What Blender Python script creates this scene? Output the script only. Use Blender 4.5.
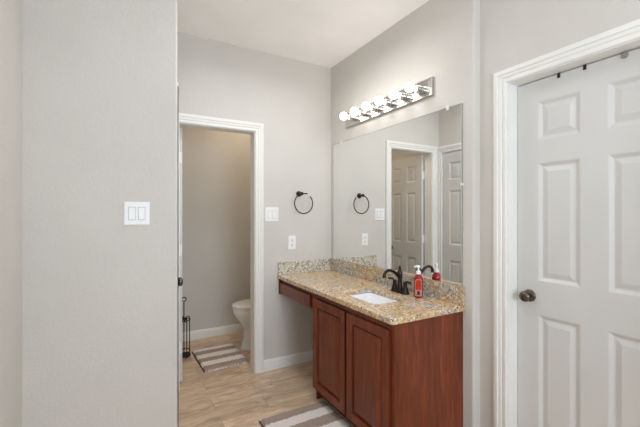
import bpy, bmesh, math, random
from mathutils import Vector, Matrix, noise

for o in list(bpy.data.objects):
    bpy.data.objects.remove(o, do_unlink=True)
S = bpy.context.scene
COL = S.collection
random.seed(7)
PI = math.pi

# ------------------------------------------------------------------ camera
cam_d = bpy.data.cameras.new('camera')
cam = bpy.data.objects.new('camera', cam_d)
COL.objects.link(cam)
cam.location = (0, 0, 1.35)
cam.rotation_euler = (PI / 2, 0, -math.radians(29.4569))
cam_d.sensor_width = 36.0
cam_d.sensor_fit = 'HORIZONTAL'
cam_d.lens = 36.0 * 353.126 / 640
cam_d.shift_y = (213.97 - 213.5) / 640
cam_d.clip_start = 0.02
S.camera = cam

# ------------------------------------------------------------------ light
S.view_settings.view_transform = 'Standard'
S.view_settings.look = 'None'
S.view_settings.gamma = 1.0
S.view_settings.use_curve_mapping = False
S.view_settings.exposure = 0.0
try:
    S.cycles.use_denoising = True
    S.cycles.max_bounces = 12
    S.cycles.diffuse_bounces = 8
    S.cycles.sample_clamp_indirect = 6.0
except Exception:
    pass
W = bpy.data.worlds.new('world')
S.world = W
W.use_nodes = True
W.node_tree.nodes['Background'].inputs[0].default_value = (0.80, 0.88, 1.0, 1)
W.node_tree.nodes['Background'].inputs[1].default_value = 0.6


def area(name, loc, aim, sx, sy, power, color):
    d = bpy.data.lights.new(name, 'AREA')
    d.shape = 'RECTANGLE'
    d.size, d.size_y = sx, sy
    d.energy = power
    d.color = color
    o = bpy.data.objects.new(name, d)
    COL.objects.link(o)
    o.location = loc
    o.rotation_euler = Vector(aim).to_track_quat('-Z', 'Y').to_euler()
    return o


area('window_daylight', (0.70, -1.72, 1.25), (0, 1, 0.0), 1.5, 1.5, 72, (0.76, 0.88, 1.0))
gd = bpy.data.lights.new('added_fill_entry', 'POINT')  # unseen point fill, added to lift the ceiling and upper walls
gd.energy = 8
gd.shadow_soft_size = 0.15
gd.color = (0.90, 0.95, 1.0)
go = bpy.data.objects.new('added_fill_entry', gd)
COL.objects.link(go)
go.location = (0.80, 0.55, 2.10)
area('added_fill_alcove', (0.95, 2.0, 2.725), (0, 0, -1), 0.5, 0.5, 9, (0.95, 0.97, 1.0)).data.spread = math.radians(160)  # fill added to brighten the alcove floor and lower walls; no visible fixture
area('added_fill_toilet', (1.25, 3.45, 2.725), (0, 0, -1), 0.3, 0.3, 6.0, (1.0, 0.84, 0.64))  # warm fill added inside the toilet room, not a fixture there


# ------------------------------------------------------------------ materials
def mat(name):
    m = bpy.data.materials.new(name)
    m.use_nodes = True
    nt = m.node_tree
    b = nt.nodes['Principled BSDF']
    return m, nt, b


def srgb(r, g, b):
    f = lambda c: c / 255 / 12.92 if c / 255 <= 0.04045 else ((c / 255 + 0.055) / 1.055) ** 2.4
    return (f(r), f(g), f(b), 1)


def N(nt, t, **kw):
    n = nt.nodes.new(t)
    for k, v in kw.items():
        if k in n.inputs:
            n.inputs[k].default_value = v
        else:
            setattr(n, k, v)
    return n


def coords(nt, scale=(1, 1, 1)):
    tc = nt.nodes.new('ShaderNodeTexCoord')
    mp = nt.nodes.new('ShaderNodeMapping')
    mp.inputs['Scale'].default_value = scale
    nt.links.new(tc.outputs['Object'], mp.inputs['Vector'])
    return mp.outputs['Vector']


def ramp(nt, fac, stops, interp='LINEAR'):
    r = nt.nodes.new('ShaderNodeValToRGB')
    r.color_ramp.interpolation = interp
    e = r.color_ramp.elements
    while len(e) < len(stops):
        e.new(0.5)
    for k, (p, c) in enumerate(stops):
        e[k].position = p
        e[k].color = c
    nt.links.new(fac, r.inputs['Fac'])
    return r.outputs['Color']


def mix(nt, fac, a, b, mode='MIX'):
    m = nt.nodes.new('ShaderNodeMix')
    m.data_type = 'RGBA'
    m.blend_type = mode
    for sock, v in ((m.inputs[0], fac), (m.inputs[6], a), (m.inputs[7], b)):
        if hasattr(v, 'links'):
            nt.links.new(v, sock)
        else:
            sock.default_value = v
    return m.outputs[2]


def bump(nt, b, height, strength, dist=0.01):
    bp = nt.nodes.new('ShaderNodeBump')
    bp.inputs['Strength'].default_value = strength
    bp.inputs['Distance'].default_value = dist
    nt.links.new(height, bp.inputs['Height'])
    nt.links.new(bp.outputs['Normal'], b.inputs['Normal'])


def paint(name, col, rough=0.6, tex=0.0, scale=90):
    m, nt, b = mat(name)
    b.inputs['Base Color'].default_value = col
    b.inputs['Roughness'].default_value = rough
    v = coords(nt)
    n2 = N(nt, 'ShaderNodeTexNoise', Scale=2.2, Detail=2.0)
    nt.links.new(v, n2.inputs['Vector'])
    lo = tuple(c * 0.97 for c in col[:3]) + (1,)
    hi = tuple(min(1, c * 1.03) for c in col[:3]) + (1,)
    nt.links.new(ramp(nt, n2.outputs['Fac'], [(0.3, lo), (0.7, hi)]), b.inputs['Base Color'])
    if tex:
        n = N(nt, 'ShaderNodeTexNoise', Scale=scale, Detail=3.0, Roughness=0.55)
        nt.links.new(v, n.inputs['Vector'])
        bump(nt, b, n.outputs['Fac'], tex, 0.004)
    return m


def simple(name, col, rough=0.4, metal=0.0, spec=None):
    m, nt, b = mat(name)
    n = N(nt, 'ShaderNodeTexNoise', Scale=14.0, Detail=2.0)
    nt.links.new(coords(nt), n.inputs['Vector'])
    lo = tuple(c * 0.96 for c in col[:3]) + (1,)
    nt.links.new(ramp(nt, n.outputs['Fac'], [(0.35, lo), (0.65, col)]), b.inputs['Base Color'])
    b.inputs['Roughness'].default_value = rough
    b.inputs['Metallic'].default_value = metal
    return m


WALL = paint('greige_orange_peel_paint', srgb(206, 202, 196), 0.75, 0.5, 80)
CEIL = paint('white_ceiling_paint', srgb(248, 246, 244), 0.85, 0.25, 80)
TRIM = paint('white_trim_gloss', srgb(231, 230, 226), 0.35)
DOORP = paint('white_door_paint', srgb(209, 208, 205), 0.4, 0.06, 60)
PLASTIC = simple('white_plate_plastic', srgb(240, 240, 240), 0.35)
PORC = simple('white_porcelain', srgb(240, 238, 233), 0.12)
SEAT = simple('white_seat_plastic', srgb(234, 231, 225), 0.25)
BRONZE = simple('oil_rubbed_bronze', srgb(58, 48, 44), 0.32, 0.85)
PEWTER = simple('antique_pewter', srgb(105, 98, 88), 0.28, 1.0)
CHROME = simple('brushed_chrome', srgb(205, 203, 200), 0.16, 1.0)
BLACKW = simple('black_wire', srgb(40, 38, 38), 0.45, 0.6)
RUBBER = simple('black_rubber', srgb(18, 18, 18), 0.7)
DARK = simple('dark_slot', srgb(70, 68, 66), 0.6)
EDGE = simple('rug_piping', srgb(78, 66, 58), 0.95)
GAP = simple('plate_gap_shade_grey', srgb(176, 176, 178), 0.5)
GLASSEDGE = simple('ground_glass_edge', srgb(160, 161, 155), 0.4, 0.3)
CLEAR = simple('clip_plastic', srgb(225, 225, 222), 0.15)
GREYR = simple('grey_rubber', srgb(140, 138, 134), 0.5)


def make_mirror():
    m, nt, b = mat('silvered_mirror')
    n = N(nt, 'ShaderNodeTexNoise', Scale=1.0)
    nt.links.new(coords(nt), n.inputs['Vector'])
    nt.links.new(ramp(nt, n.outputs['Fac'], [(0, (0.90, 0.91, 0.90, 1)), (1, (0.92, 0.93, 0.92, 1))]), b.inputs['Base Color'])
    b.inputs['Metallic'].default_value = 1.0
    b.inputs['Roughness'].default_value = 0.0
    return m


MIRROR = make_mirror()


def make_bulb():
    m, nt, b = mat('lit_globe_bulb')
    b.inputs['Base Color'].default_value = (1, 0.97, 0.93, 1)
    b.inputs['Roughness'].default_value = 0.2
    b.inputs['Emission Color'].default_value = (1.0, 0.94, 0.87, 1)
    b.inputs['Emission Strength'].default_value = 11.0
    return m


BULB = make_bulb()


def make_granite(name, g0, g1, dim):
    m, nt, b = mat(name)
    v = coords(nt)
    big = N(nt, 'ShaderNodeTexNoise', Scale=6.0, Detail=3.0, Roughness=0.6)
    med = N(nt, 'ShaderNodeTexNoise', Scale=52.0, Detail=4.0, Roughness=0.7)
    vor = N(nt, 'ShaderNodeTexVoronoi', Scale=110.0)
    vo2 = N(nt, 'ShaderNodeTexVoronoi', Scale=62.0)
    for n in (big, med, vor, vo2):
        nt.links.new(v, n.inputs['Vector'])
    base = ramp(nt, med.outputs['Fac'], [(0.28, srgb(150, 118, 80)), (0.42, srgb(192, 158, 114)), (0.55, srgb(212, 184, 146)), (0.72, srgb(226, 208, 182))])
    grey = ramp(nt, med.outputs['Fac'], [(0.30, srgb(110, 106, 100)), (0.5, srgb(186, 182, 174)), (0.7, srgb(224, 222, 214))])
    gf = ramp(nt, big.outputs['Fac'], [(g0, (0, 0, 0, 1)), (g1, (1, 1, 1, 1))])
    c = mix(nt, gf, base, grey)
    s1 = ramp(nt, vor.outputs['Color'], [(0.14, (1, 1, 1, 1)), (0.20, (0, 0, 0, 1))])
    c = mix(nt, s1, c, srgb(124, 98, 72))
    s2 = ramp(nt, vo2.outputs['Color'], [(0.06, (1, 1, 1, 1)), (0.09, (0, 0, 0, 1))])
    c = mix(nt, s2, c, srgb(84, 70, 60))
    s3 = ramp(nt, vor.outputs['Color'], [(0.80, (0, 0, 0, 1)), (0.86, (1, 1, 1, 1))])
    c = mix(nt, s3, c, srgb(236, 230, 218))
    c = mix(nt, 1.0, c, dim, 'MULTIPLY')
    nt.links.new(c, b.inputs['Base Color'])
    b.inputs['Roughness'].default_value = 0.18
    return m


GRANITE = make_granite('speckled_gold_granite', 0.5, 0.68, (1, 1, 1, 1))
GRANITE3 = make_granite('granite_painted_reflection', 0.36, 0.56, (0.86, 0.83, 0.78, 1))  # same granite as the slab, darker reflected tone painted into its colour


def make_granite_sheen():  # copy of the counter granite, pale light reflection painted in as grey
    m, nt, b = mat('granite_painted_sheen')
    v = coords(nt)
    med = N(nt, 'ShaderNodeTexNoise', Scale=42.0, Detail=4.0, Roughness=0.7)
    vor = N(nt, 'ShaderNodeTexVoronoi', Scale=95.0)
    vo2 = N(nt, 'ShaderNodeTexVoronoi', Scale=120.0)
    for n in (med, vor, vo2):
        nt.links.new(v, n.inputs['Vector'])
    c = ramp(nt, med.outputs['Fac'], [(0.30, srgb(140, 130, 116)), (0.48, srgb(196, 188, 174)), (0.66, srgb(228, 224, 214))])
    s1 = ramp(nt, vor.outputs['Color'], [(0.15, (1, 1, 1, 1)), (0.19, (0, 0, 0, 1))])
    c = mix(nt, s1, c, srgb(92, 88, 84))
    s2 = ramp(nt, vo2.outputs['Color'], [(0.20, (1, 1, 1, 1)), (0.26, (0, 0, 0, 1))])
    c = mix(nt, s2, c, srgb(146, 128, 104))
    nt.links.new(c, b.inputs['Base Color'])
    b.inputs['Roughness'].default_value = 0.2
    return m


GRANITE2 = make_granite_sheen()


def make_wood():
    m, nt, b = mat('cherry_stained_wood')
    v = coords(nt, (16, 16, 1.6))
    n = N(nt, 'ShaderNodeTexNoise', Scale=3.0, Detail=6.0, Roughness=0.62, Distortion=0.6)
    nt.links.new(v, n.inputs['Vector'])
    v2 = coords(nt, (3, 3, 0.8))
    n2 = N(nt, 'ShaderNodeTexNoise', Scale=2.0, Detail=2.0)
    nt.links.new(v2, n2.inputs['Vector'])
    c = ramp(nt, n.outputs['Fac'], [(0.25, srgb(80, 32, 14)), (0.5, srgb(112, 50, 24)), (0.75, srgb(142, 70, 36))])
    c2 = ramp(nt, n2.outputs['Fac'], [(0.3, (0.82, 0.78, 0.78, 1)), (0.7, (1.12, 1.1, 1.08, 1))])
    c = mix(nt, 1.0, c, c2, 'MULTIPLY')
    nt.links.new(c, b.inputs['Base Color'])
    b.inputs['Roughness'].default_value = 0.3
    bump(nt, b, n.outputs['Fac'], 0.05, 0.002)
    return m


WOOD = make_wood()
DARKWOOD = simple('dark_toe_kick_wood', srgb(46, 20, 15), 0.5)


def make_floor():
    m, nt, b = mat('wood_look_plank_tile')
    v = coords(nt)
    br = nt.nodes.new('ShaderNodeTexBrick')
    br.offset = 0.37
    br.inputs['Color1'].default_value = (0.25, 0.25, 0.25, 1)
    br.inputs['Color2'].default_value = (0.78, 0.78, 0.78, 1)
    br.inputs['Mortar'].default_value = (0.5, 0.5, 0.5, 1)
    br.inputs['Scale'].default_value = 1.0
    br.inputs['Mortar Size'].default_value = 0.0016
    br.inputs['Mortar Smooth'].default_value = 0.1
    br.inputs['Brick Width'].default_value = 0.91
    br.inputs['Row Height'].default_value = 0.155
    nt.links.new(v, br.inputs['Vector'])
    tone = br.outputs['Color']
    st = coords(nt, (2.4, 9.5, 1))
    off = nt.nodes.new('ShaderNodeVectorMath')
    off.operation = 'ADD'
    sc = nt.nodes.new('ShaderNodeVectorMath')
    sc.operation = 'SCALE'
    sc.inputs['Scale'].default_value = 9.0
    nt.links.new(tone, sc.inputs[0])
    nt.links.new(st, off.inputs[0])
    nt.links.new(sc.outputs[0], off.inputs[1])
    n = N(nt, 'ShaderNodeTexNoise', Scale=1.6, Detail=6.0, Roughness=0.68, Distortion=1.8)
    nt.links.new(off.outputs[0], n.inputs['Vector'])
    n2 = N(nt, 'ShaderNodeTexNoise', Scale=1.1, Detail=3.0, Roughness=0.5)
    nt.links.new(off.outputs[0], n2.inputs['Vector'])
    c = ramp(nt, n.outputs['Fac'], [(0.25, srgb(120, 98, 78)), (0.40, srgb(164, 138, 112)), (0.52, srgb(200, 172, 144)), (0.68, srgb(228, 208, 186))])
    c2 = ramp(nt, n2.outputs['Fac'], [(0.3, srgb(154, 136, 118)), (0.7, srgb(218, 194, 168))])
    c = mix(nt, 0.45, c, c2)
    tint = ramp(nt, tone, [(0.25, (1.06, 1.03, 1.01, 1)), (0.78, (1.24, 1.22, 1.20, 1))])
    c = mix(nt, 1.0, c, tint, 'MULTIPLY')
    c = mix(nt, br.outputs['Fac'], c, srgb(150, 132, 112))
    nt.links.new(c, b.inputs['Base Color'])
    b.inputs['Roughness'].default_value = 0.34
    bump(nt, b, n.outputs['Fac'], 0.06, 0.003)
    return m


FLOOR = make_floor()


def make_rug(y_far, period, first_dark):
    """stripes across the rug's length (local Y), ragged woven edges"""
    m, nt, b = mat('striped_chenille_pile')
    tc = nt.nodes.new('ShaderNodeTexCoord')
    n = N(nt, 'ShaderNodeTexNoise', Scale=90.0, Detail=3.0)
    nt.links.new(tc.outputs['Object'], n.inputs['Vector'])
    sx = nt.nodes.new('ShaderNodeSeparateXYZ')
    nt.links.new(tc.outputs['Object'], sx.inputs[0])
    a = N(nt, 'ShaderNodeMath', operation='SUBTRACT')
    a.inputs[0].default_value = y_far
    nt.links.new(sx.outputs['Y'], a.inputs[1])
    j = N(nt, 'ShaderNodeMath', operation='MULTIPLY_ADD')
    nt.links.new(n.outputs['Fac'], j.inputs[0])
    j.inputs[1].default_value = 0.03
    nt.links.new(a.outputs[0], j.inputs[2])
    d = N(nt, 'ShaderNodeMath', operation='DIVIDE')
    nt.links.new(j.outputs[0], d.inputs[0])
    d.inputs[1].default_value = period
    f = N(nt, 'ShaderNodeMath', operation='FRACT')
    nt.links.new(d.outputs[0], f.inputs[0])
    t = srgb(168, 149, 136)
    l = srgb(236, 226, 220)
    c = ramp(nt, f.outputs[0], [(0.0, t if first_dark else l), (0.52, l if first_dark else t)], 'CONSTANT')
    n2 = N(nt, 'ShaderNodeTexNoise', Scale=160.0, Detail=2.0)
    nt.links.new(tc.outputs['Object'], n2.inputs['Vector'])
    sh = ramp(nt, n2.outputs['Fac'], [(0.3, (0.88, 0.88, 0.88, 1)), (0.6, (1.06, 1.06, 1.06, 1))])
    c = mix(nt, 1.0, c, sh, 'MULTIPLY')
    nt.links.new(c, b.inputs['Base Color'])
    b.inputs['Roughness'].default_value = 1.0
    bump(nt, b, n2.outputs['Fac'], 0.6, 0.01)
    return m


def make_soap():
    m, nt, b = mat('translucent_red_soap')
    n = N(nt, 'ShaderNodeTexNoise', Scale=20.0)
    nt.links.new(coords(nt), n.inputs['Vector'])
    nt.links.new(ramp(nt, n.outputs['Fac'], [(0.3, srgb(158, 22, 26)), (0.7, srgb(178, 30, 32))]), b.inputs['Base Color'])
    b.inputs['Roughness'].default_value = 0.08
    b.inputs['Transmission Weight'].default_value = 0.25
    return m


SOAP = make_soap()
LABEL = simple('coral_label', srgb(238, 74, 48), 0.4)
LABELW = simple('pale_label_print', srgb(238, 190, 182), 0.4)
EMBLEM = simple('plum_label_print', srgb(132, 58, 84), 0.4)


# ------------------------------------------------------------------ mesh helpers
def BM():
    return bmesh.new()


def box(bm, x0, x1, y0, y1, z0, z1, bevel=0.0, seg=2):
    r = bmesh.ops.create_cube(bm, size=1.0)
    vs = r['verts']
    bmesh.ops.scale(bm, vec=(abs(x1 - x0), abs(y1 - y0), abs(z1 - z0)), verts=vs)
    bmesh.ops.translate(bm, vec=((x0 + x1) / 2, (y0 + y1) / 2, (z0 + z1) / 2), verts=vs)
    if bevel:
        es = list({e for v in vs for e in v.link_edges})
        bmesh.ops.bevel(bm, geom=es, offset=bevel, segments=seg, profile=0.5, affect='EDGES')
    return bm


def prism(bm, pts, z0, z1):
    """extrude a horizontal polygon (counter-clockwise) from z0 to z1"""
    b = [bm.verts.new((x, y, z0)) for x, y in pts]
    t = [bm.verts.new((x, y, z1)) for x, y in pts]
    n = len(pts)
    bm.faces.new(list(reversed(b)))
    bm.faces.new(t)
    for i in range(n):
        j = (i + 1) % n
        bm.faces.new((b[i], b[j], t[j], t[i]))
    return bm


def frame_of(d):
    d = d.normalized()
    u = Vector((0, 0, 1)) if abs(d.z) < 0.9 else Vector((1, 0, 0))
    a = d.cross(u).normalized()
    return a, d.cross(a).normalized()


def tube(bm, pts, rad, n=10, closed=False):
    """round tube through points, radius per point or constant"""
    P = [Vector(p) for p in pts]
    R = rad if isinstance(rad, (list, tuple)) else [rad] * len(P)
    rings = []
    prev = None
    for i, p in enumerate(P):
        if closed:
            d = P[(i + 1) % len(P)] - P[i - 1]
        else:
            d = P[min(i + 1, len(P) - 1)] - P[max(i - 1, 0)]
        d.normalize()
        if prev is None:
            a, b = frame_of(d)
        else:
            a = (prev - d * prev.dot(d)).normalized()
            b = d.cross(a)
        prev = a
        rings.append([bm.verts.new(p + (a * math.cos(2 * PI * k / n) + b * math.sin(2 * PI * k / n)) * R[i]) for k in range(n)])
    m = len(rings)
    for i in range(m if closed else m - 1):
        r0, r1 = rings[i], rings[(i + 1) % m]
        for k in range(n):
            bm.faces.new((r0[k], r0[(k + 1) % n], r1[(k + 1) % n], r1[k]))
    if not closed:
        bm.faces.new(list(reversed(rings[0])))
        bm.faces.new(rings[-1])
    return bm


def lathe(bm, base, axis, prof, n=24):
    """profile [(distance along axis, radius)] spun around the axis"""
    base = Vector(base)
    ax = Vector(axis).normalized()
    a, b = frame_of(ax)
    rings = []
    for h, r in prof:
        rings.append([bm.verts.new(base + ax * h + (a * math.cos(2 * PI * k / n) + b * math.sin(2 * PI * k / n)) * max(r, 1e-4)) for k in range(n)])
    for r0, r1 in zip(rings, rings[1:]):
        for k in range(n):
            bm.faces.new((r0[k], r0[(k + 1) % n], r1[(k + 1) % n], r1[k]))
    bm.faces.new(list(reversed(rings[0])))
    bm.faces.new(rings[-1])
    return bm


def loft(bm, loops, cap0=True, cap1=True):
    rings = [[bm.verts.new(p) for p in lp] for lp in loops]
    n = len(rings[0])
    for r0, r1 in zip(rings, rings[1:]):
        for k in range(n):
            bm.faces.new((r0[k], r0[(k + 1) % n], r1[(k + 1) % n], r1[k]))
    if cap0:
        bm.faces.new(list(reversed(rings[0])))
    if cap1:
        bm.faces.new(rings[-1])
    return bm


def rrect(x0, x1, y0, y1, r, k=6):
    pts = []
    for cx, cy, a0 in ((x1 - r, y1 - r, 0), (x0 + r, y1 - r, 90), (x0 + r, y0 + r, 180), (x1 - r, y0 + r, 270)):
        for i in range(k + 1):
            a = math.radians(a0 + 90 * i / k)
            pts.append((cx + r * math.cos(a), cy + r * math.sin(a)))
    return pts


def origin(o):
    v = Vector((0, 0, 0))
    while o is not None:
        v += o.location
        o = o.parent
    return v


def obj(name, bm, m, parent=None, smooth=None, base=None):
    """link the bmesh (world coordinates) as ONE mesh object"""
    bmesh.ops.recalc_face_normals(bm, faces=bm.faces[:])
    off = origin(parent) if parent is not None else Vector(base or (0, 0, 0))
    bmesh.ops.translate(bm, vec=-off, verts=bm.verts[:])
    me = bpy.data.meshes.new(name)
    bm.to_mesh(me)
    bm.free()
    me.materials.append(m)
    if smooth is not None:
        for p in me.polygons:
            p.use_smooth = True
        try:
            me.set_sharp_from_angle(angle=math.radians(smooth))
        except Exception:
            pass
    o = bpy.data.objects.new(name, me)
    COL.objects.link(o)
    if parent is not None:
        o.parent = parent
    else:
        o.location = off
    return o


def thing(name, loc, label, cat, group=None):
    o = bpy.data.objects.new(name, None)
    o.empty_display_size = 0.05
    COL.objects.link(o)
    o.location = loc
    o['label'] = label
    o['category'] = cat
    if group:
        o['group'] = group
    return o


def tag(o, label, cat, group=None):
    o['label'] = label
    o['category'] = cat
    if group:
        o['group'] = group
    return o


def struct(name, bm, m, label=None, cat=None, smooth=None):
    o = obj(name, bm, m, None, smooth)
    o['kind'] = 'structure'
    if label:
        o['label'] = label
        o['category'] = cat
    return o


# ------------------------------------------------------------------ room dimensions
H = 2.74            # ceiling
YB = 2.88           # wall with the toilet opening
XM = 1.747          # wall behind the mirror
XD = 1.80           # wall holding the closed door on the right
XL = 0.2725           # end of the switch wall / linen closet wall
YS = 2.07           # face of the switch wall
XW = -0.391         # far left wall
YE = 1.316          # end of the mirror wall
YF = -1.60          # wall behind the camera
TX0, TX1, TY1 = 0.30, 1.86, 3.985   # toilet room

fl = BM()
box(fl, -0.6, 2.1, YF - 0.15, TY1 + 0.15, -0.05, 0.0)
struct('floor', fl, FLOOR, 'tan wood-look plank tile floor of the bathroom', 'floor')
ce = BM()
box(ce, -0.6, 2.1, YF - 0.15, TY1 + 0.15, H, H + 0.08)
struct('ceiling', ce, CEIL, 'plain white ceiling over the vanity nook', 'ceiling')


def arc(cx, cy, r, a0, a1, k=8):
    return [(cx + r * math.cos(math.radians(a0 + (a1 - a0) * i / k)), cy + r * math.sin(math.radians(a0 + (a1 - a0) * i / k))) for i in range(k + 1)]


# wall with the opening to the toilet room
OX0, OX1, OZ = 0.392, 0.989, 2.044      # clear opening between jambs
b = BM()
box(b, XL - 0.12, OX0 - 0.019, YB, YB + 0.11, 0, H)
box(b, OX1 + 0.019, 1.93, YB, YB + 0.11, 0, H)
box(b, OX0 - 0.019, OX1 + 0.019, YB, YB + 0.11, OZ + 0.019, H)
struct('wall_back', b, WALL, 'greige wall with the towel ring and the toilet room opening', 'wall')

# mirror wall, ending in a rounded drywall corner
r = 0.016
b = BM()
prism(b, [(XM, YB)] + arc(XM + r, YE + r, r, 180, 270) + [(1.93, YE), (1.93, YB)], 0, H)
struct('wall_right', b, WALL, 'greige wall behind the vanity mirror and light bar', 'wall', 40)

# near right wall with the closed door
DY0, DY1, DZ = 0.430, 1.146, 2.045      # clear opening of the right door
b = BM()
box(b, XD, 1.93, DY1 + 0.019, YE, 0, H)
box(b, XD, 1.93, YF, DY0 - 0.019, 0, H)
box(b, XD, 1.93, DY0 - 0.019, DY1 + 0.019, DZ + 0.019, H)
struct('wall_right_near', b, WALL, 'greige wall around the closed white door on the right', 'wall')

# switch wall turning the corner into the linen closet wall
CY0, CY1 = 2.240, 2.832                 # closet opening
r = 0.013
b = BM()
prism(b, [(XW, YS)] + arc(XL - r, YS + r, r, -90, 0) + [(XL, CY0 - 0.019), (XL - 0.12, CY0 - 0.019), (XL - 0.12, YS + 0.115), (XW, YS + 0.115)], 0, H)
box(b, XL - 0.12, XL, CY1 + 0.019, YB, 0, H)
box(b, XL - 0.12, XL, CY0 - 0.019, CY1 + 0.019, 2.044 + 0.019, H)
struct('wall_left', b, WALL, 'greige wall carrying the double light switch in the foreground', 'wall', 40)
b = BM()
box(b, XW - 0.11, XW, YF, YS + 0.115, 0, H)
struct('wall_left_near', b, WALL, 'greige wall strip at the far left edge', 'wall')

# wall behind the camera with a window
b = BM()
box(b, XW - 0.11, 0.0, YF - 0.11, YF, 0, H)
box(b, 1.40, 1.93, YF - 0.11, YF, 0, H)
box(b, 0.0, 1.40, YF - 0.11, YF, 0, 0.75)
box(b, 0.0, 1.40, YF - 0.11, YF, 2.15, H)
struct('wall_front', b, WALL, 'greige wall with a window behind the viewer', 'wall')
b = BM()
for x0, x1, z0, z1 in ((0, 0.05, 0.75, 2.15), (1.35, 1.40, 0.75, 2.15), (0.05, 1.35, 0.75, 0.80), (0.05, 1.35, 2.10, 2.15), (0.685, 0.715, 0.80, 2.10)):
    box(b, x0, x1, YF - 0.07, YF - 0.03, z0, z1)
struct('window_1', b, TRIM, 'white framed window behind the viewer', 'window')

# toilet room shell
b = BM()
box(b, TX0 - 0.1, TX1 + 0.1, TY1, TY1 + 0.1, 0, H)
struct('wall_toilet_back', b, WALL, 'greige rear wall of the toilet room', 'wall')
b = BM()
box(b, TX0 - 0.1, TX0, YB + 0.11, TY1, 0, H)
struct('wall_toilet_left', b, WALL, 'greige left wall of the toilet room behind the open door', 'wall')
b = BM()
box(b, TX1, TX1 + 0.1, YB + 0.11, TY1, 0, H)
struct('wall_toilet_right', b, WALL, 'greige wall behind the toilet tank', 'wall')

# closet interior behind the closed linen door
b = BM()
box(b, XL - 0.55, XL - 0.50, YS + 0.115, YB + 0.11, 0, H)
struct('wall_closet_left', b, WALL, 'greige rear wall of the linen closet', 'wall')

# ------------------------------------------------------------------ trim
BASE_PROF = [(0.0, 0.014), (0.055, 0.014), (0.060, 0.012), (0.072, 0.012), (0.078, 0.009), (0.090, 0.005), (0.092, 0.0)]


def baseboard(name, p, q, nrm, label):
    """profiled skirting from p to q on the floor; nrm points into the room"""
    b = BM()
    p, q, nv = Vector((*p, 0)), Vector((*q, 0)), Vector((*nrm, 0))
    loops = []
    for e in (p, q):
        lp = [e + Vector((0, 0, 0.0))] + [e + nv * d + Vector((0, 0, z)) for z, d in BASE_PROF]
        loops.append(lp)
    loft(b, loops)
    struct(name, b, TRIM, label, 'baseboard')


baseboard('baseboard_back', (OX1 + 0.0775, YB), (XM, YB), (0, -1), 'white baseboard under the outlet, below the knee space of the vanity')
baseboard('baseboard_toilet_back', (TX0, TY1), (TX1, TY1), (0, -1), 'white baseboard along the rear wall of the toilet room')
baseboard('baseboard_right', (XM, 2.865), (XM, 2.28), (-1, 0), 'white baseboard below the mirror in the knee space')
baseboard('baseboard_right_near', (XD, 1.236), (XD, YE), (-1, 0), 'white baseboard between the closed door and the wall corner')
baseboard('baseboard_left', (XW, YS), (XL - 0.02, YS), (0, -1), 'white baseboard under the double light switch')
baseboard('baseboard_toilet_right', (TX1, YB + 0.11), (TX1, TY1 - 0.015), (-1, 0), 'white baseboard behind the toilet tank')

CW = 0.072
# colonial casing: (offset from inner edge, projection)
CAS = [(0.0, 0.0), (0.0, 0.009), (0.004, 0.012), (0.016, 0.012), (0.018, 0.0085), (0.024, 0.0085), (0.028, 0.014), (0.044, 0.016), (0.046, 0.021), (0.060, 0.021), (0.063, 0.017), (0.069, 0.017), (CW, 0.014), (CW, 0.0)]


def casing(name, axis, plane, sgn, a0, a1, ztop, jd, label, crop=None):
    """mitred door casing plus jamb lining.  axis 'x': opening spans x on a wall whose face is y = plane;
    axis 'y': opening spans y on a wall whose face is x = plane.  sgn: outward direction of the room face.  jd: wall depth."""
    b = BM()

    def P(a, d, z):
        return Vector((a, plane + sgn * d, z)) if axis == 'x' else Vector((plane + sgn * d, a, z))
    rv = 0.005
    i0, i1, iz = a0 - rv, a1 + rv, ztop + rv
    L = []
    L.append([P(i0 - (o if crop is None else min(o, crop)), d, 0) for o, d in CAS])
    L.append([P(i0 - (o if crop is None else min(o, crop)), d, iz + o) for o, d in CAS])
    L.append([P(i1 + o, d, iz + o) for o, d in CAS])
    L.append([P(i1 + o, d, 0) for o, d in CAS])
    loft(b, L)
    # jamb lining with a door stop

    def bx(aa, ab, da, db, za, zb):
        p, q = P(aa, da, za), P(ab, db, zb)
        box(b, min(p.x, q.x), max(p.x, q.x), min(p.y, q.y), max(p.y, q.y), za, zb)
    t = 0.0185
    bx(a0 - t, a0, 0.0, -jd, 0, ztop + t)
    bx(a1, a1 + t, 0.0, -jd, 0, ztop + t)
    bx(a0, a1, 0.0, -jd, ztop, ztop + t)
    o = struct(name, b, TRIM, label, 'door frame')
    return o


casing('trim_1', 'x', YB, -1, OX0, OX1, OZ, 0.11, 'white moulded casing around the open doorway to the toilet', crop=None)
casing('trim_2', 'y', XD, -1, DY0, DY1, DZ, 0.125, 'white moulded casing around the closed door at the right')
casing('trim_3', 'y', XL, 1, CY0, CY1, 2.044, 0.10, 'white casing around the linen closet door seen in the mirror', crop=0.040)


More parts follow.
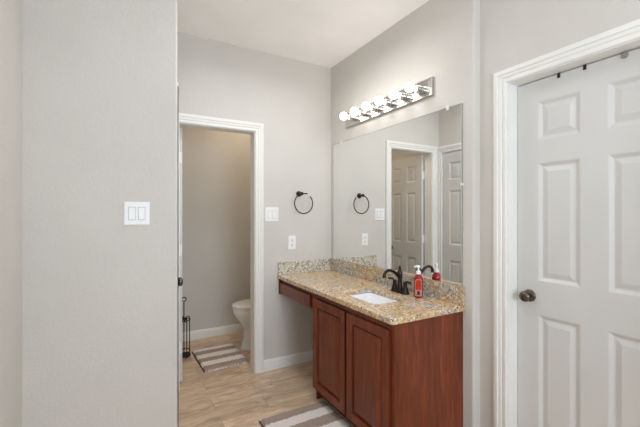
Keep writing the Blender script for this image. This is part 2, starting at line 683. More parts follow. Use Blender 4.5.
# ------------------------------------------------------------------ six panel doors
def door(name, hinge, du, dn, w, h, t, label, knob_u, mat_knob, knob_z, knobs=('front',), hinges=(), hinge_side=1):
    """leaf whose lower hinge-side corner is `hinge`; du runs along its width, dn is the outward normal of its front face.
    The front face lies at dn*0, the leaf extends back by t."""
    root = thing(name, hinge, label, 'door')
    root['kind'] = 'structure'
    hv = Vector(hinge)
    du = Vector(du)
    dn = Vector(dn)

    def P(u, d, z):
        return hv + du * u + dn * d + Vector((0, 0, z))
    st = w * 0.148
    mu = w * 0.145
    pw = (w - 2 * st - mu) / 2
    us = [0, st, st + pw, st + pw + mu, w - st, w]
    zs = [0, 0.225, 0.822, 0.990, 1.605, 1.717, 1.922, h - 0.0]
    k = h / 2.03
    zs = [z * k for z in zs[:-1]] + [h]
    b = BM()
    holes = []
    for side in (0.0, -t):
        for i in range(5):
            for j in range(7):
                if i in (1, 3) and j in (1, 3, 5):
                    if side == 0.0:
                        holes.append((us[i], us[i + 1], zs[j], zs[j + 1]))
                    continue
                b.faces.new([b.verts.new(P(u, side, z)) for u, z in ((us[i], zs[j]), (us[i + 1], zs[j]), (us[i + 1], zs[j + 1]), (us[i], zs[j + 1]))])
    for i in range(5):
        for z in (0, h):
            b.faces.new([b.verts.new(P(u, d, z)) for u, d in ((us[i], 0), (us[i + 1], 0), (us[i + 1], -t), (us[i], -t))])
    for j in range(7):
        for u in (0, w):
            b.faces.new([b.verts.new(P(u, d, z)) for z, d in ((zs[j], 0), (zs[j + 1], 0), (zs[j + 1], -t), (zs[j], -t))])
    bmesh.ops.remove_doubles(b, verts=b.verts[:], dist=1e-5)
    obj('door_leaf', b, DOORP, root)
    for (u0, u1, z0, z1) in holes:
        b = BM()
        for s in (0, 1):
            L = []
            for ins, dep in ((0, 0), (0.006, 0.001), (0.020, 0.010), (0.026, 0.0105), (0.048, 0.0035), (0.050, 0.0030)):
                d = -dep if s == 0 else -t + dep
                L.append([P(u0 + ins, d, z0 + ins), P(u1 - ins, d, z0 + ins), P(u1 - ins, d, z1 - ins), P(u0 + ins, d, z1 - ins)])
            loft(b, L, cap0=False)
        obj('panel', b, DOORP, root)
    for f in knobs:
        s = 1 if f == 'front' else -1
        b = BM()
        p0 = P(knob_u, 0 if s > 0 else -t, knob_z)
        lathe(b, p0, dn * s, [(0, 0.032), (0.004, 0.032), (0.008, 0.027), (0.012, 0.014), (0.026, 0.0115), (0.031, 0.016), (0.037, 0.0245), (0.045, 0.028), (0.053, 0.0265), (0.059, 0.020), (0.062, 0.010), (0.063, 0.002)])
        kb = obj('door_knob', b, mat_knob, root, smooth=60)
        kb['label'] = 'round pewter knob'
    for z in hinges:
        b = BM()
        c = P(-0.002, hinge_side * 0.006 if hinge_side > 0 else -t - 0.006, z)
        lathe(b, c - Vector((0, 0, 0.045)), (0, 0, 1), [(-0.004, 0.003), (0, 0.006), (0.09, 0.006), (0.094, 0.003)], 10)
        obj('hinge', b, TRIM, root, smooth=40)
    return root


# closed door on the right: recessed in its jamb, opens away
door('door_1', (1.880, DY0 + 0.002, 0.012), (0, 1, 0), (-1, 0, 0), 0.712, 2.028, 0.035,
     'closed white six panel door with a pewter knob at the right', 0.712 - 0.066, PEWTER, 0.908, ('front',))
# toilet door, swung open ninety degrees into the toilet room
door('door_2', (0.429, YB + 0.1195, 0.014), (0, 1, 0), (1, 0, 0), 0.590, 2.024, 0.035,
     'white six panel toilet room door standing open, seen edge-on and in the mirror', 0.590 - 0.06, PEWTER, 0.905, ('front',), ())
# linen closet door in the mirror
door('door_3', (XL - 0.003, CY1 - 0.002, 0.012), (0, -1, 0), (1, 0, 0), 0.588, 2.028, 0.035,
     'closed white linen closet door reflected at the right edge of the mirror', 0.588 - 0.052, PEWTER, 0.925, ('front',), (0.28, 1.05, 1.80))
# hinge leaves of the toilet door, painted white
d2 = bpy.data.objects['door_2']
for z in (0.28, 1.06, 1.80):
    b = BM()
    box(b, 0.3925, 0.3938, YB + 0.075, YB + 0.110, z - 0.045, z + 0.045)
    lathe(b, (0.3885, YB + 0.1165, z - 0.045), (0, 0, 1), [(0, 0.0055), (0.09, 0.0055)], 10)
    box(b, 0.3925, 0.427, YB + 0.1172, YB + 0.119, z - 0.045, z + 0.045)
    obj('hinge', b, TRIM, d2)

# little bits left along the top of the right door
for y, m, lab, rad in ((0.935, RUBBER, 'black hook tab over the door top, the one nearest the knob side', 0),
                       (0.823, RUBBER, 'black hook tab over the door top, right of the other black one', 0),
                       (0.674, GREYR, 'round grey bumper at the top of the closed door', 1)):
    b = BM()
    if rad:
        lathe(b, (1.8795, y, 2.029), (-1, 0, 0), [(0, 0.013), (0.006, 0.013), (0.009, 0.009)], 16)
        t = obj('door_bumper', b, m, base=(1.88, y, 2.02), smooth=40)
    else:
        box(b, 1.874, 1.8795, y - 0.006, y + 0.006, 2.020, 2.043, 0.0015)
        box(b, 1.8725, 1.876, y - 0.006, y + 0.006, 2.020, 2.024)
        t = obj('door_hook', b, m, base=(1.88, y, 2.02))
    tag(t, lab, 'bumper' if rad else 'hook', None if rad else 'hook tabs on the closed door')


# ------------------------------------------------------------------ vanity
CZ0, CZ1 = 0.785, 0.817
FX = 1.228                 # face frame front
VY0, VY1 = 1.388, 2.268    # cabinet ends
van = thing('vanity_cabinet', (1.5, 1.83, 0), 'cherry-stained vanity cabinet with two raised panel doors and a knee drawer', 'cabinet')
b = BM()
box(b, FX + 0.02, XM - 0.001, VY0 + 0.012, VY1, 0.09, CZ0 - 0.001)
# hollow out above the bowl by keeping the box under it lower
bmesh.ops.delete(b, geom=b.verts[:], context='VERTS')
box(b, FX + 0.02, XM - 0.001, VY0 + 0.018, VY1 - 0.018, 0.09, 0.108)          # bottom board
box(b, XM - 0.013, XM - 0.001, VY0 + 0.018, VY1 - 0.018, 0.108, CZ0 - 0.001)  # back board
obj('carcass', b, WOOD, van)
b = BM()
box(b, FX, XM - 0.001, VY0, VY0 + 0.018, 0.0, CZ0 - 0.001, 0.001)
obj('side_panel', b, WOOD, van)
b = BM()
box(b, FX + 0.02, XM - 0.015, VY1 - 0.018, VY1, 0.0, CZ0 - 0.001, 0.001)
obj('side_panel', b, WOOD, van)
b = BM()   # face frame
for y0, y1, z0, z1 in ((VY0 + 0.018, 1.44, 0.09, CZ0 - 0.001), (2.238, VY1, 0.09, CZ0 - 0.001),
                       (1.44, 2.238, 0.09, 0.128), (1.44, 2.238, 0.745, CZ0 - 0.001)):
    box(b, FX, FX + 0.0195, y0, y1, z0, z1)
obj('face_frame', b, WOOD, van)
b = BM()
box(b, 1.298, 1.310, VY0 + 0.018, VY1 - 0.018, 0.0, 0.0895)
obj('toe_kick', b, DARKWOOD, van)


def cab_door(y0, y1, z0, z1, x):
    """raised panel overlay door; front face at x - 0.02"""
    f = x - 0.020
    fw = 0.058
    b = BM()
    L = []
    for ins, xx in ((0.0, x - 0.0005), (0.0, f + 0.005), (0.005, f), (fw - 0.010, f), (fw - 0.004, f + 0.004), (fw, f + 0.017)):
        L.append([Vector((xx, y0 + ins, z0 + ins)), Vector((xx, y1 - ins, z0 + ins)), Vector((xx, y1 - ins, z1 - ins)), Vector((xx, y0 + ins, z1 - ins))])
    L.append([Vector((x - 0.0005, v.y, v.z)) for v in L[-1]])
    L.append(L[0])
    loft(b, L, False, False)
    bmesh.ops.remove_doubles(b, verts=b.verts[:], dist=1e-5)
    d = obj('door', b, WOOD, van)
    b = BM()
    L = []
    for ins, xx in ((fw + 0.0002, x - 0.001), (fw + 0.0002, f + 0.017), (fw + 0.005, f + 0.017), (fw + 0.008, f + 0.011), (fw + 0.034, f + 0.003), (fw + 0.037, f + 0.002)):
        L.append([Vector((xx, y0 + ins, z0 + ins)), Vector((xx, y1 - ins, z0 + ins)), Vector((xx, y1 - ins, z1 - ins)), Vector((xx, y0 + ins, z1 - ins))])
    loft(b, L)
    obj('door_panel', b, WOOD, d)


cab_door(1.838, 2.250, 0.098, 0.743, FX)
cab_door(1.424, 1.815, 0.098, 0.743, FX)
# knee drawer between cabinet and wall
b = BM()
box(b, FX, FX + 0.018, VY1, YB - 0.002, 0.650, CZ0 - 0.001)
box(b, FX + 0.018, XM - 0.002, YB - 0.020, YB - 0.002, 0.650, CZ0 - 0.001)
box(b, FX - 0.020, FX, YB - 0.016, YB - 0.002, 0.650, CZ0 - 0.001)
obj('apron_rail', b, WOOD, van)
b = BM()
box(b, FX - 0.019, FX - 0.0005, 2.305, 2.850, 0.662, 0.752, 0.005, 3)
obj('drawer_front', b, WOOD, van)

# countertop with the basin cut-out
SX0, SX1, SY0, SY1 = 1.305, 1.572, 1.648, 2.040
CX0, CY_0 = 1.196, 1.374
top = thing('countertop', (1.5, 2.1, CZ0), 'gold speckled granite countertop spanning the vanity with low splash pieces', 'countertop')
b = BM()
outer = [(XM - 0.001, CY_0), (XM - 0.001, YB - 0.001), (CX0, YB - 0.001)] + arc(CX0 + 0.022, CY_0 + 0.022, 0.022, 180, 270, 6)
inner = rrect(SX0, SX1, SY0, SY1, 0.035)
edges = []
for lp in (outer, inner):
    vs = [b.verts.new((x, y, CZ1)) for x, y in lp]
    for i in range(len(vs)):
        edges.append(b.edges.new((vs[i], vs[(i + 1) % len(vs)])))
bmesh.ops.triangle_fill(b, use_beauty=True, use_dissolve=False, edges=edges)
fs = b.faces[:]
r = bmesh.ops.extrude_face_region(b, geom=fs)
bmesh.ops.translate(b, vec=(0, 0, CZ0 - CZ1), verts=[v for v in r['geom'] if isinstance(v, bmesh.types.BMVert)])
bmesh.ops.recalc_face_normals(b, faces=b.faces[:])
es = [e for e in b.edges if len(e.link_faces) == 2 and e.calc_face_angle(0) > 1.2 and abs(e.verts[0].co.z - e.verts[1].co.z) < 1e-4]
bmesh.ops.bevel(b, geom=es, offset=0.004, segments=2, profile=0.5, affect='EDGES')
obj('slab', b, GRANITE, top)
SPZ = 0.927
b = BM()
box(b, XM - 0.021, XM - 0.001, CY_0, YB - 0.001, CZ1 + 0.0002, SPZ, 0.002)
s = obj('back_splash', b, GRANITE3, top)
s['label'] = 'granite splash below the mirror'
b = BM()
box(b, CX0 + 0.004, XM - 0.0215, YB - 0.021, YB - 0.001, CZ1 + 0.0002, SPZ, 0.002)
s = obj('side_splash', b, GRANITE2, top)
s['label'] = 'short granite splash under the outlet'

# undermount basin
snk = thing('sink', (1.44, 1.844, 0.64), 'white rectangular undermount sink set into the granite counter', 'sink')
b = BM()
L = []
for z, g, rr in ((CZ0 - 0.002, 0.030, 0.06), (CZ0 - 0.002, -0.004, 0.036), (CZ0 - 0.010, -0.008, 0.036), (0.70, -0.016, 0.04), (0.665, -0.028, 0.045), (0.650, -0.055, 0.04), (0.646, -0.085, 0.02)):
    L.append([Vector((x, y, z)) for x, y in rrect(SX0 - g, SX1 + g, SY0 - g, SY1 + g, rr)])
for z, g, rr in ((0.636, -0.07, 0.03), (0.652, -0.012, 0.05), (0.70, 0.0, 0.05), (CZ0 - 0.012, 0.006, 0.05), (CZ0 - 0.012, 0.030, 0.06)):
    L.append([Vector((x, y, z)) for x, y in rrect(SX0 - g, SX1 + g, SY0 - g, SY1 + g, rr)])
# inner skin, inner bottom, then the outer skin back up
n = len(L[0])
rings = [[b.verts.new(p) for p in lp] for lp in L]
for r0, r1 in zip(rings[:7], rings[1:7]):
    for k in range(n):
        b.faces.new((r0[k], r0[(k + 1) % n], r1[(k + 1) % n], r1[k]))
b.faces.new(rings[6])
for r0, r1 in zip(rings[7:], rings[8:]):
    for k in range(n):
        b.faces.new((r0[k], r0[(k + 1) % n], r1[(k + 1) % n], r1[k]))
b.faces.new(list(reversed(rings[7])))
for k in range(n):
    b.faces.new((rings[0][k], rings[0][(k + 1) % n], rings[-1][(k + 1) % n], rings[-1][k]))
obj('basin', b, simple('white_vitreous_china', srgb(247, 248, 251), 0.12), snk, smooth=50)
b = BM()
lathe(b, (1.44, 1.844, 0.6462), (0, 0, 1), [(0, 0.022), (0.003, 0.022), (0.004, 0.016), (0.006, 0.012), (0.0065, 0.001)], 20)
obj('drain', b, BRONZE, snk, smooth=40)

# centerset faucet
FXc, FYc = 1.652, 1.823
CZF = CZ1 + 0.0006
fc = thing('faucet', (FXc, FYc, CZF), 'oil rubbed bronze centerset faucet with two lever handles behind the sink', 'faucet')
b = BM()
L = []
for z, g, rr in ((CZF, 0, 0.024), (CZF + 0.008, 0, 0.024), (CZF + 0.013, 0.005, 0.02), (CZF + 0.014, 0.010, 0.016)):
    L.append([Vector((x, y, z)) for x, y in rrect(FXc - 0.026 + g, FXc + 0.026 - g, FYc - 0.080 + g, FYc + 0.080 - g, rr)])
loft(b, L)
obj('base', b, BRONZE, fc, smooth=40)
b = BM()
lathe(b, (FXc, FYc, CZF + 0.013), (0, 0, 1), [(0, 0.025), (0.006, 0.024), (0.02, 0.018), (0.055, 0.0150), (0.090, 0.0140), (0.100, 0.018), (0.122, 0.018), (0.130, 0.014), (0.142, 0.010), (0.146, 0.006)])
obj('body', b, BRONZE, fc, smooth=50)
b = BM()
spine = [(0.004, 0.098), (-0.014, 0.112), (-0.034, 0.130), (-0.056, 0.146), (-0.080, 0.156), (-0.102, 0.157), (-0.120, 0.150), (-0.131, 0.137), (-0.135, 0.122), (-0.135, 0.110)]
pts = [(FXc + dx, FYc, CZF + dz) for dx, dz in spine]
rad = [0.0125, 0.012, 0.011, 0.0105, 0.010, 0.010, 0.010, 0.0105, 0.0115, 0.0118]
tube(b, pts, rad, 12)
obj('spout', b, BRONZE, fc, smooth=60)
b = BM()
lathe(b, (FXc, FYc, CZF + 0.146), (0, 0, 1), [(0, 0.004), (0.008, 0.004), (0.012, 0.008), (0.020, 0.0095), (0.028, 0.006), (0.034, 0.004), (0.036, 0.001)], 14)
obj('lift_rod', b, BRONZE, fc, smooth=50)
for s in (-1, 1):
    y = FYc + s * 0.052
    b = BM()
    lathe(b, (FXc, y, CZF + 0.013), (0, 0, 1), [(0, 0.023), (0.008, 0.022), (0.03, 0.015), (0.045, 0.012), (0.052, 0.015), (0.060, 0.014), (0.066, 0.008), (0.068, 0.002)])
    h = obj('handle', b, BRONZE, fc, smooth=50)
    b = BM()
    z = CZF + 0.072
    tube(b, [(FXc, y, z), (FXc - 0.002, y + s * 0.014, z + 0.010), (FXc - 0.003, y + s * 0.032, z + 0.012), (FXc - 0.004, y + s * 0.050, z + 0.008), (FXc - 0.004, y + s * 0.060, z + 0.009)],
         [0.007, 0.007, 0.0065, 0.0075, 0.005], 10)
    obj('lever', b, BRONZE, h, smooth=60)

# soap bottle
BX, BY = 1.660, 1.657
CZS = CZ1 + 0.0006
sp = thing('soap_bottle', (BX, BY, CZS), 'red pump soap bottle with a coral label beside the faucet', 'soap bottle')


def bot(z, r):
    return [Vector((BX + r * math.cos(2 * PI * k / 28), BY + r * math.sin(2 * PI * k / 28), z)) for k in range(28)]


b = BM()
loft(b, [bot(CZS + z, r) for z, r in ((0.0, 0.024), (0.003, 0.0275), (0.010, 0.0285), (0.11, 0.0285), (0.125, 0.027), (0.137, 0.021), (0.144, 0.0145), (0.152, 0.0135))])
obj('body', b, SOAP, sp, smooth=50)
# label wraps the front of the bottle
aim = math.atan2(-BY, -BX)


def patch(bm, r, a_half, z0, z1, rad_c=0.0):
    k = 12
    lo, hi = [], []
    for i in range(k + 1):
        t = -1 + 2 * i / k
        a = aim + a_half * t
        dz = rad_c * (1 - math.sqrt(max(0, 1 - t * t)))
        lo.append(bm.verts.new((BX + r * math.cos(a), BY + r * math.sin(a), z0)))
        hi.append(bm.verts.new((BX + r * math.cos(a), BY + r * math.sin(a), z1 - dz)))
    for i in range(k):
        bm.faces.new((lo[i], lo[i + 1], hi[i + 1], hi[i]))
    r2 = bmesh.ops.solidify(bm, geom=bm.faces[:], thickness=-0.0003)


b = BM()
patch(b, 0.0289, 0.85, CZS + 0.012, CZS + 0.122, 0.02)
lb = obj('label', b, LABELW, sp, smooth=60)
lb['label'] = 'pale pink label border'
b = BM()
patch(b, 0.0294, 0.66, CZS + 0.052, CZS + 0.116, 0.016)
x = obj('label_field', b, LABEL, lb, smooth=60)
x['label'] = 'coral label panel'
b = BM()
patch(b, 0.0294, 0.30, CZS + 0.020, CZS + 0.046, 0.006)
x = obj('label_emblem', b, EMBLEM, lb, smooth=60)
x['label'] = 'small plum emblem'
b = BM()
lathe(b, (BX, BY, CZS + 0.148), (0, 0, 1), [(0, 0.0155), (0.018, 0.0155), (0.020, 0.011), (0.024, 0.006), (0.042, 0.005), (0.042, 0.0115), (0.054, 0.0105), (0.058, 0.005)], 20)
tube(b, [(BX, BY, CZS + 0.199), (BX - 0.010, BY + 0.006, CZS + 0.199), (BX - 0.020, BY + 0.010, CZS + 0.197), (BX - 0.023, BY + 0.011, CZS + 0.190)], [0.005, 0.005, 0.0045, 0.004], 8)
p = obj('pump', b, PLASTIC, sp, smooth=50)
p['label'] = 'white pump top'

# ------------------------------------------------------------------ mirror and light bar
mr = thing('wall_mirror', (XM, 2.11, 0.93), 'large frameless wall mirror above the granite splash', 'mirror')
b = BM()
box(b, XM - 0.0065, XM - 0.0005, 1.394, 2.828, SPZ + 0.002, 1.998, 0.001, 1)
obj('glass', b, MIRROR, mr)
for y0, y1, z0, z1 in ((1.3905, 1.3935, SPZ + 0.002, 1.998), (2.8285, 2.8315, SPZ + 0.002, 1.998), (1.394, 2.828, 1.9985, 2.000)):
    b = BM()
    box(b, XM - 0.0068, XM - 0.0005, y0, y1, z0, z1)
    e = obj('edge', b, GLASSEDGE, mr)
    e['label'] = 'dull ground mirror edge'
for y in (1.495, 2.70):
    b = BM()
    box(b, XM - 0.0115, XM - 0.0070, y - 0.011, y + 0.011, 1.984, 2.014, 0.002)
    box(b, XM - 0.0070, XM - 0.0005, y - 0.011, y + 0.011, 2.0005, 2.014)
    obj('clip', b, CLEAR, mr)
b = BM()
box(b, XM - 0.0115, XM - 0.0070, 1.384, 1.402, 1.515, 1.530, 0.002)
box(b, XM - 0.0070, XM - 0.0005, 1.384, 1.3900, 1.515, 1.530)
obj('clip', b, CLEAR, mr)

LY0, LY1, LZ0, LZ1 = 1.608, 2.606, 2.108, 2.226
lz = 2.163
lt = thing('vanity_light', (XM, 2.1, 2.16), 'chrome strip light with six glowing globe bulbs above the mirror', 'light')
b = BM()
L = []
for ins, x in ((0, XM - 0.0005), (0, XM - 0.020), (0.004, XM - 0.024), (0.014, XM - 0.024), (0.020, XM - 0.030), (0.026, XM - 0.030)):
    L.append([Vector((x, LY0 + ins, LZ0 + ins)), Vector((x, LY1 - ins, LZ0 + ins)), Vector((x, LY1 - ins, LZ1 - ins)), Vector((x, LY0 + ins, LZ1 - ins))])
loft(b, L)
obj('back_plate', b, CHROME, lt)
for k in range(6):
    y = 1.694 + k * 0.1545
    b = BM()
    lathe(b, (XM - 0.030, y, lz), (-1, 0, 0), [(0, 0.029), (0.004, 0.030), (0.008, 0.025), (0.046, 0.027), (0.055, 0.0275), (0.0555, 0.020)], 24)
    obj('socket', b, CHROME, lt, smooth=40)
    b = BM()
    R = 0.032
    prof = [(0.0, 0.013), (0.014, 0.015)]
    c = 0.014 + R * math.cos(math.asin(0.015 / R))
    for i in range(1, 16):
        a = math.asin(0.015 / R) + (PI - math.asin(0.015 / R)) * i / 15
        prof.append((c - R * math.cos(a), R * math.sin(a)))
    lathe(b, (XM - 0.0860, y, lz + 0.002), (-1, 0, 0), prof, 24)
    bl = obj('bulb', b, BULB, lt, smooth=80)
    bl['label'] = 'glowing globe bulb'


# ------------------------------------------------------------------ wall plates
def screw(root, c, ax, m=PLASTIC):
    b = BM()
    lathe(b, c, ax, [(0, 0.0033), (0.0010, 0.003), (0.0013, 0.001)], 10)
    obj('screw', b, m, root, smooth=40)


def rocker_switch(name, x0, x1, z0, z1, y, rows, label):
    """decorator plate on a wall whose face is y, facing -Y"""
    root = thing(name, ((x0 + x1) / 2, y, (z0 + z1) / 2), label, 'light switch', None)
    b = BM()
    L = []
    for ins, d in ((0, 0.0005), (0, 0.003), (0.003, 0.006), (0.006, 0.0065)):
        L.append([Vector((x0 + ins, y - d, z0 + ins)), Vector((x1 - ins, y - d, z0 + ins)), Vector((x1 - ins, y - d, z1 - ins)), Vector((x0 + ins, y - d, z1 - ins))])
    loft(b, L)
    obj('plate', b, PLASTIC, root)
    zc = (z0 + z1) / 2
    for cx in rows:
        b = BM()
        w, h = 0.0168, 0.034
        box(b, cx - w, cx + w, y - 0.0078, y - 0.0066, zc - h, zc + h)
        f = obj('bezel', b, GAP, root)  # grey bezel colour stands in for shade in the rocker gap
        b = BM()
        w, h = 0.0145, 0.0315
        P = [(zc - h, 0.0120), (zc, 0.0095), (zc + h, 0.0082)]
        L = [[Vector((cx - w, y - 0.0079, z)), Vector((cx - w, y - d, z)), Vector((cx + w, y - d, z)), Vector((cx + w, y - 0.0079, z))] for z, d in P]
        loft(b, L)
        obj('rocker', b, PLASTIC, root)
        for dz in (-0.048, 0.048):
            screw(root, (cx, y - 0.0066, zc + dz), (0, -1, 0))
    return root


rocker_switch('light_switch', 0.0130, 0.1340, 1.292, 1.413, YS, (0.0510, 0.0960), 'white double rocker switch on the foreground left wall')
rocker_switch('light_switch', 1.084, 1.206, 1.284, 1.408, YB, (1.122, 1.168), 'white double rocker switch beside the toilet room casing')

x0, x1, z0, z1 = 1.300, 1.374, 1.032, 1.153
ou = thing('power_outlet', (1.337, YB, 1.09), 'white duplex outlet on the wall above the short splash', 'outlet')
b = BM()
L = []
for ins, d in ((0, 0.0005), (0, 0.003), (0.003, 0.006), (0.006, 0.0065)):
    L.append([Vector((x0 + ins, YB - d, z0 + ins)), Vector((x1 - ins, YB - d, z0 + ins)), Vector((x1 - ins, YB - d, z1 - ins)), Vector((x0 + ins, YB - d, z1 - ins))])
loft(b, L)
obj('plate', b, PLASTIC, ou)
for zc in (1.072, 1.113):
    b = BM()
    pts = rrect(1.337 - 0.017, 1.337 + 0.017, zc - 0.0145, zc + 0.0145, 0.010)
    loft(b, [[Vector((x, YB - d, z)) for x, z in pts] for d in (0.0066, 0.009)])
    f = obj('receptacle', b, PLASTIC, ou)
    b = BM()
    box(b, 1.3295, 1.3325, YB - 0.0095, YB - 0.0091, zc - 0.003, zc + 0.009)
    box(b, 1.3415, 1.3445, YB - 0.0095, YB - 0.0091, zc - 0.003, zc + 0.009)
    lathe(b, (1.337, YB - 0.0091, zc - 0.009), (0, -1, 0), [(0, 0.003), (0.0004, 0.003)], 10)
    obj('slots', b, DARK, f)
screw(ou, (1.337, YB - 0.0066, 1.0925), (0, -1, 0))

# towel ring: open hoop on a round post
TX, TZ = 1.405, 1.532
tr = thing('towel_ring', (TX, YB, TZ), 'dark bronze open towel ring on the wall above the outlet', 'towel ring')
b = BM()
lathe(b, (TX, YB - 0.0005, TZ), (0, -1, 0), [(0, 0.026), (0.006, 0.026), (0.010, 0.022), (0.014, 0.012), (0.050, 0.010), (0.054, 0.015), (0.068, 0.016), (0.073, 0.012), (0.074, 0.002)])
obj('mount', b, BRONZE, tr, smooth=50)
b = BM()
ry = YB - 0.064
tube(b, [(TX + 0.006, ry, TZ), (TX + 0.03, ry, TZ), (TX + 0.054, ry, TZ)], [0.006, 0.0055, 0.0065], 10)
obj('arm', b, BRONZE, tr, smooth=50)
b = BM()
rc = (1.424, 1.444)
R = 0.090
a0 = math.atan2(TZ - rc[1], TX - rc[0])
pts = []
for i in range(41):
    a = a0 + math.radians(303) * i / 40
    pts.append((rc[0] + R * math.cos(a), ry, rc[1] + R * math.sin(a)))
tube(b, pts, 0.0052, 10)
obj('ring', b, BRONZE, tr, smooth=60)

# ------------------------------------------------------------------ toilet
TYc = 3.465
tl = thing('toilet', (1.35, TYc, 0), 'white toilet with closed lid half hidden behind the doorway casing', 'toilet')


def egg(xf, xb, w, z, n=36, p=2.0):
    """plan outline, blunt front at xf, flatter back at xb"""
    pts = []
    xc = xf + (xb - xf) * 0.52
    for k in range(n):
        a = 2 * PI * k / n
        c, s = math.cos(a), math.sin(a)
        if c < 0:
            x = xc + (xc - xf) * c
            y = w * s
        else:
            e = 0.72
            x = xc + (xb - xc) * (abs(c) ** e)
            y = w * (1 if s >= 0 else -1) * abs(s) ** e
        pts.append(Vector((x, TYc + y, z)))
    return pts


b = BM()
loft(b, [egg(1.045, 1.66, 0.124, 0.0), egg(1.045, 1.66, 0.124, 0.018), egg(1.058, 1.65, 0.112, 0.035), egg(1.075, 1.64, 0.103, 0.12), egg(1.078, 1.62, 0.102, 0.19),
         egg(1.060, 1.58, 0.116, 0.235), egg(1.025, 1.56, 0.145, 0.285), egg(0.990, 1.55, 0.170, 0.33), egg(0.972, 1.55, 0.182, 0.375), egg(0.970, 1.55, 0.185, 0.398), egg(0.976, 1.545, 0.180, 0.404)])
obj('bowl', b, PORC, tl, smooth=50)
b = BM()
loft(b, [egg(0.968, 1.50, 0.186, 0.4045), egg(0.965, 1.50, 0.189, 0.409), egg(0.965, 1.50, 0.189, 0.419), egg(0.968, 1.50, 0.186, 0.4235)])
obj('seat', b, SEAT, tl, smooth=50)
b = BM()
loft(b, [egg(0.966, 1.505, 0.188, 0.426), egg(0.962, 1.505, 0.191, 0.430), egg(0.963, 1.505, 0.190, 0.441), egg(0.971, 1.50, 0.182, 0.448), egg(1.03, 1.46, 0.13, 0.453), egg(1.12, 1.40, 0.06, 0.455)])
obj('lid', b, SEAT, tl, smooth=50)
b = BM()
L = []
for z, g in ((0.405, 0.012), (0.43, 0.004), (0.75, 0.0)):
    L.append([Vector((x, y, z)) for x, y in rrect(1.60 + g, 1.83 - g, TYc - 0.23 + g, TYc + 0.23 - g, 0.035)])
loft(b, L)
obj('tank', b, PORC, tl, smooth=40)
b = BM()
L = []
for z, g in ((0.7505, 0.0), (0.7505, -0.010), (0.775, -0.010), (0.785, 0.0)):
    L.append([Vector((x, y, z)) for x, y in rrect(1.60 + g, 1.83 - g, TYc - 0.23 + g, TYc + 0.23 - g, 0.035)])
loft(b, L)
obj('tank_lid', b, PORC, tl, smooth=40)
b = BM()
lathe(b, (1.5995, TYc - 0.17, 0.70), (-1, 0, 0), [(0, 0.014), (0.006, 0.014), (0.016, 0.008), (0.018, 0.002)], 14)
tube(b, [(1.586, TYc - 0.17, 0.70), (1.584, TYc - 0.13, 0.695), (1.584, TYc - 0.09, 0.692)], [0.005, 0.006, 0.005], 8)
obj('flush_handle', b, CHROME, tl, smooth=50)

# toilet roll keeper: black wire tower with a tall looped handle
KX, KY = 0.524, 3.555
st = thing('roll_holder', (KX, KY, 0), 'black wire toilet roll stand with a looped handle by the open door', 'toilet roll stand')


def circ(z, r, n=28):
    return [(KX + r * math.cos(2 * PI * k / n), KY + r * math.sin(2 * PI * k / n), z) for k in range(n)]


for z in (0.012, 0.050, 0.345):
    b = BM()
    tube(b, circ(z, 0.056), 0.0055 if z < 0.02 else 0.0042, 8, True)
    obj('base_ring' if z < 0.02 else 'hoop', b, BLACKW, st, smooth=60)
b = BM()
lathe(b, (KX, KY, 0.010), (0, 0, 1), [(0, 0.052), (0.004, 0.052)], 28)
obj('base_plate', b, BLACKW, st)
for k in range(4):
    a = math.radians(18 + 90 * k)
    c, s = math.cos(a), math.sin(a)
    b = BM()
    pts = [(KX + 0.056 * c, KY + 0.056 * s, 0.0), (KX + 0.056 * c, KY + 0.056 * s, 0.352)]
    for i in range(1, 11):      # scroll at the top
        t = math.radians(26 * i)
        pts.append((KX + (0.056 - 0.019 * (1 - math.cos(t))) * c, KY + (0.056 - 0.019 * (1 - math.cos(t))) * s, 0.352 + 0.022 * math.sin(t)))
    tube(b, pts, 0.0046, 8)
    obj('rod', b, BLACKW, st, smooth=60)
b = BM()
pts = [(KX, KY, 0.014), (KX, KY, 0.25), (KX, KY, 0.520)]
for i in range(1, 13):
    t = math.radians(-90 + 27.5 * i)
    pts.append((KX + 0.020 * math.cos(t), KY, 0.540 + 0.020 * math.sin(t)))
tube(b, pts, 0.0048, 8)
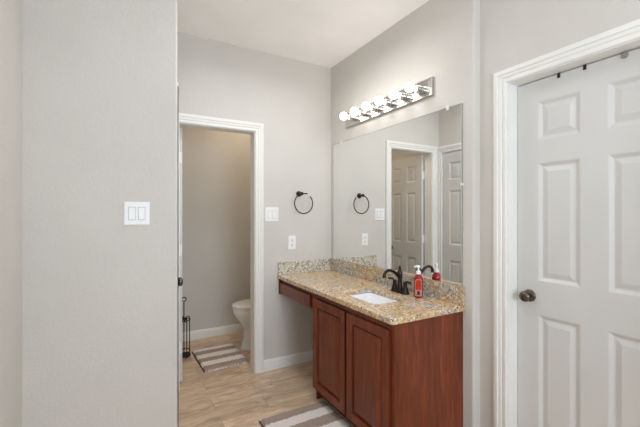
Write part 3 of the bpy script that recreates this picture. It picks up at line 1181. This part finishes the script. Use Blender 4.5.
obj('handle', b, BLACKW, st, smooth=60)


# ------------------------------------------------------------------ bath mats
def rug(name, cx, cy, w, l, ang, period, first_dark, label):
    root_loc = (cx, cy, 0)
    b = BM()
    nx, ny = int(w / 0.008), int(l / 0.008)
    rnd = random.Random(len(label))
    vs = []
    for j in range(ny + 1):
        row = []
        for i in range(nx + 1):
            u, v = i / nx, j / ny
            edge = min(u * w, (1 - u) * w, v * l, (1 - v) * l)
            e = min(1, edge / 0.016)
            z = 0.004 + 0.013 * math.sqrt(e) + (rnd.random() * 0.005 if e > 0 else 0)
            jx = (rnd.random() - 0.5) * 0.004
            jy = (rnd.random() - 0.5) * 0.004
            row.append(b.verts.new((-w / 2 + u * w + jx, -l / 2 + v * l + jy, z)))
        vs.append(row)
    for j in range(ny):
        for i in range(nx):
            b.faces.new((vs[j][i], vs[j][i + 1], vs[j + 1][i + 1], vs[j + 1][i]))
    # skirt to the floor
    rim = [vs[0][i] for i in range(nx + 1)] + [vs[j][nx] for j in range(1, ny + 1)] + [vs[ny][i] for i in range(nx - 1, -1, -1)] + [vs[j][0] for j in range(ny - 1, 0, -1)]
    low = [b.verts.new((v.co.x, v.co.y, 0.0005)) for v in rim]
    for k in range(len(rim)):
        q = (k + 1) % len(rim)
        b.faces.new((rim[k], low[k], low[q], rim[q]))
    b.faces.new(low)
    root = thing(name, root_loc, label, 'bath mat')
    root.rotation_euler.z = ang
    me_o = obj('pile', b, make_rug(l / 2, period, first_dark), None, smooth=80)
    me_o.parent = root
    for x in (-w / 2 - 0.004,):
        b = BM()
        tube(b, [(x, -l / 2, 0.005), (x, 0, 0.005), (x, l / 2, 0.005)], 0.0042, 6)
        e = obj('piping', b, EDGE, None)
        e.parent = root
    return root


rug('bath_mat', 0.815, 3.365, 0.395, 0.52, math.radians(1.5), 0.178, False, 'striped tan and white bath mat in front of the toilet')
rug('bath_mat', 1.030, 1.825, 0.480, 0.73, math.radians(0.5), 0.185, True, 'striped tan and white bath mat along the front of the vanity')
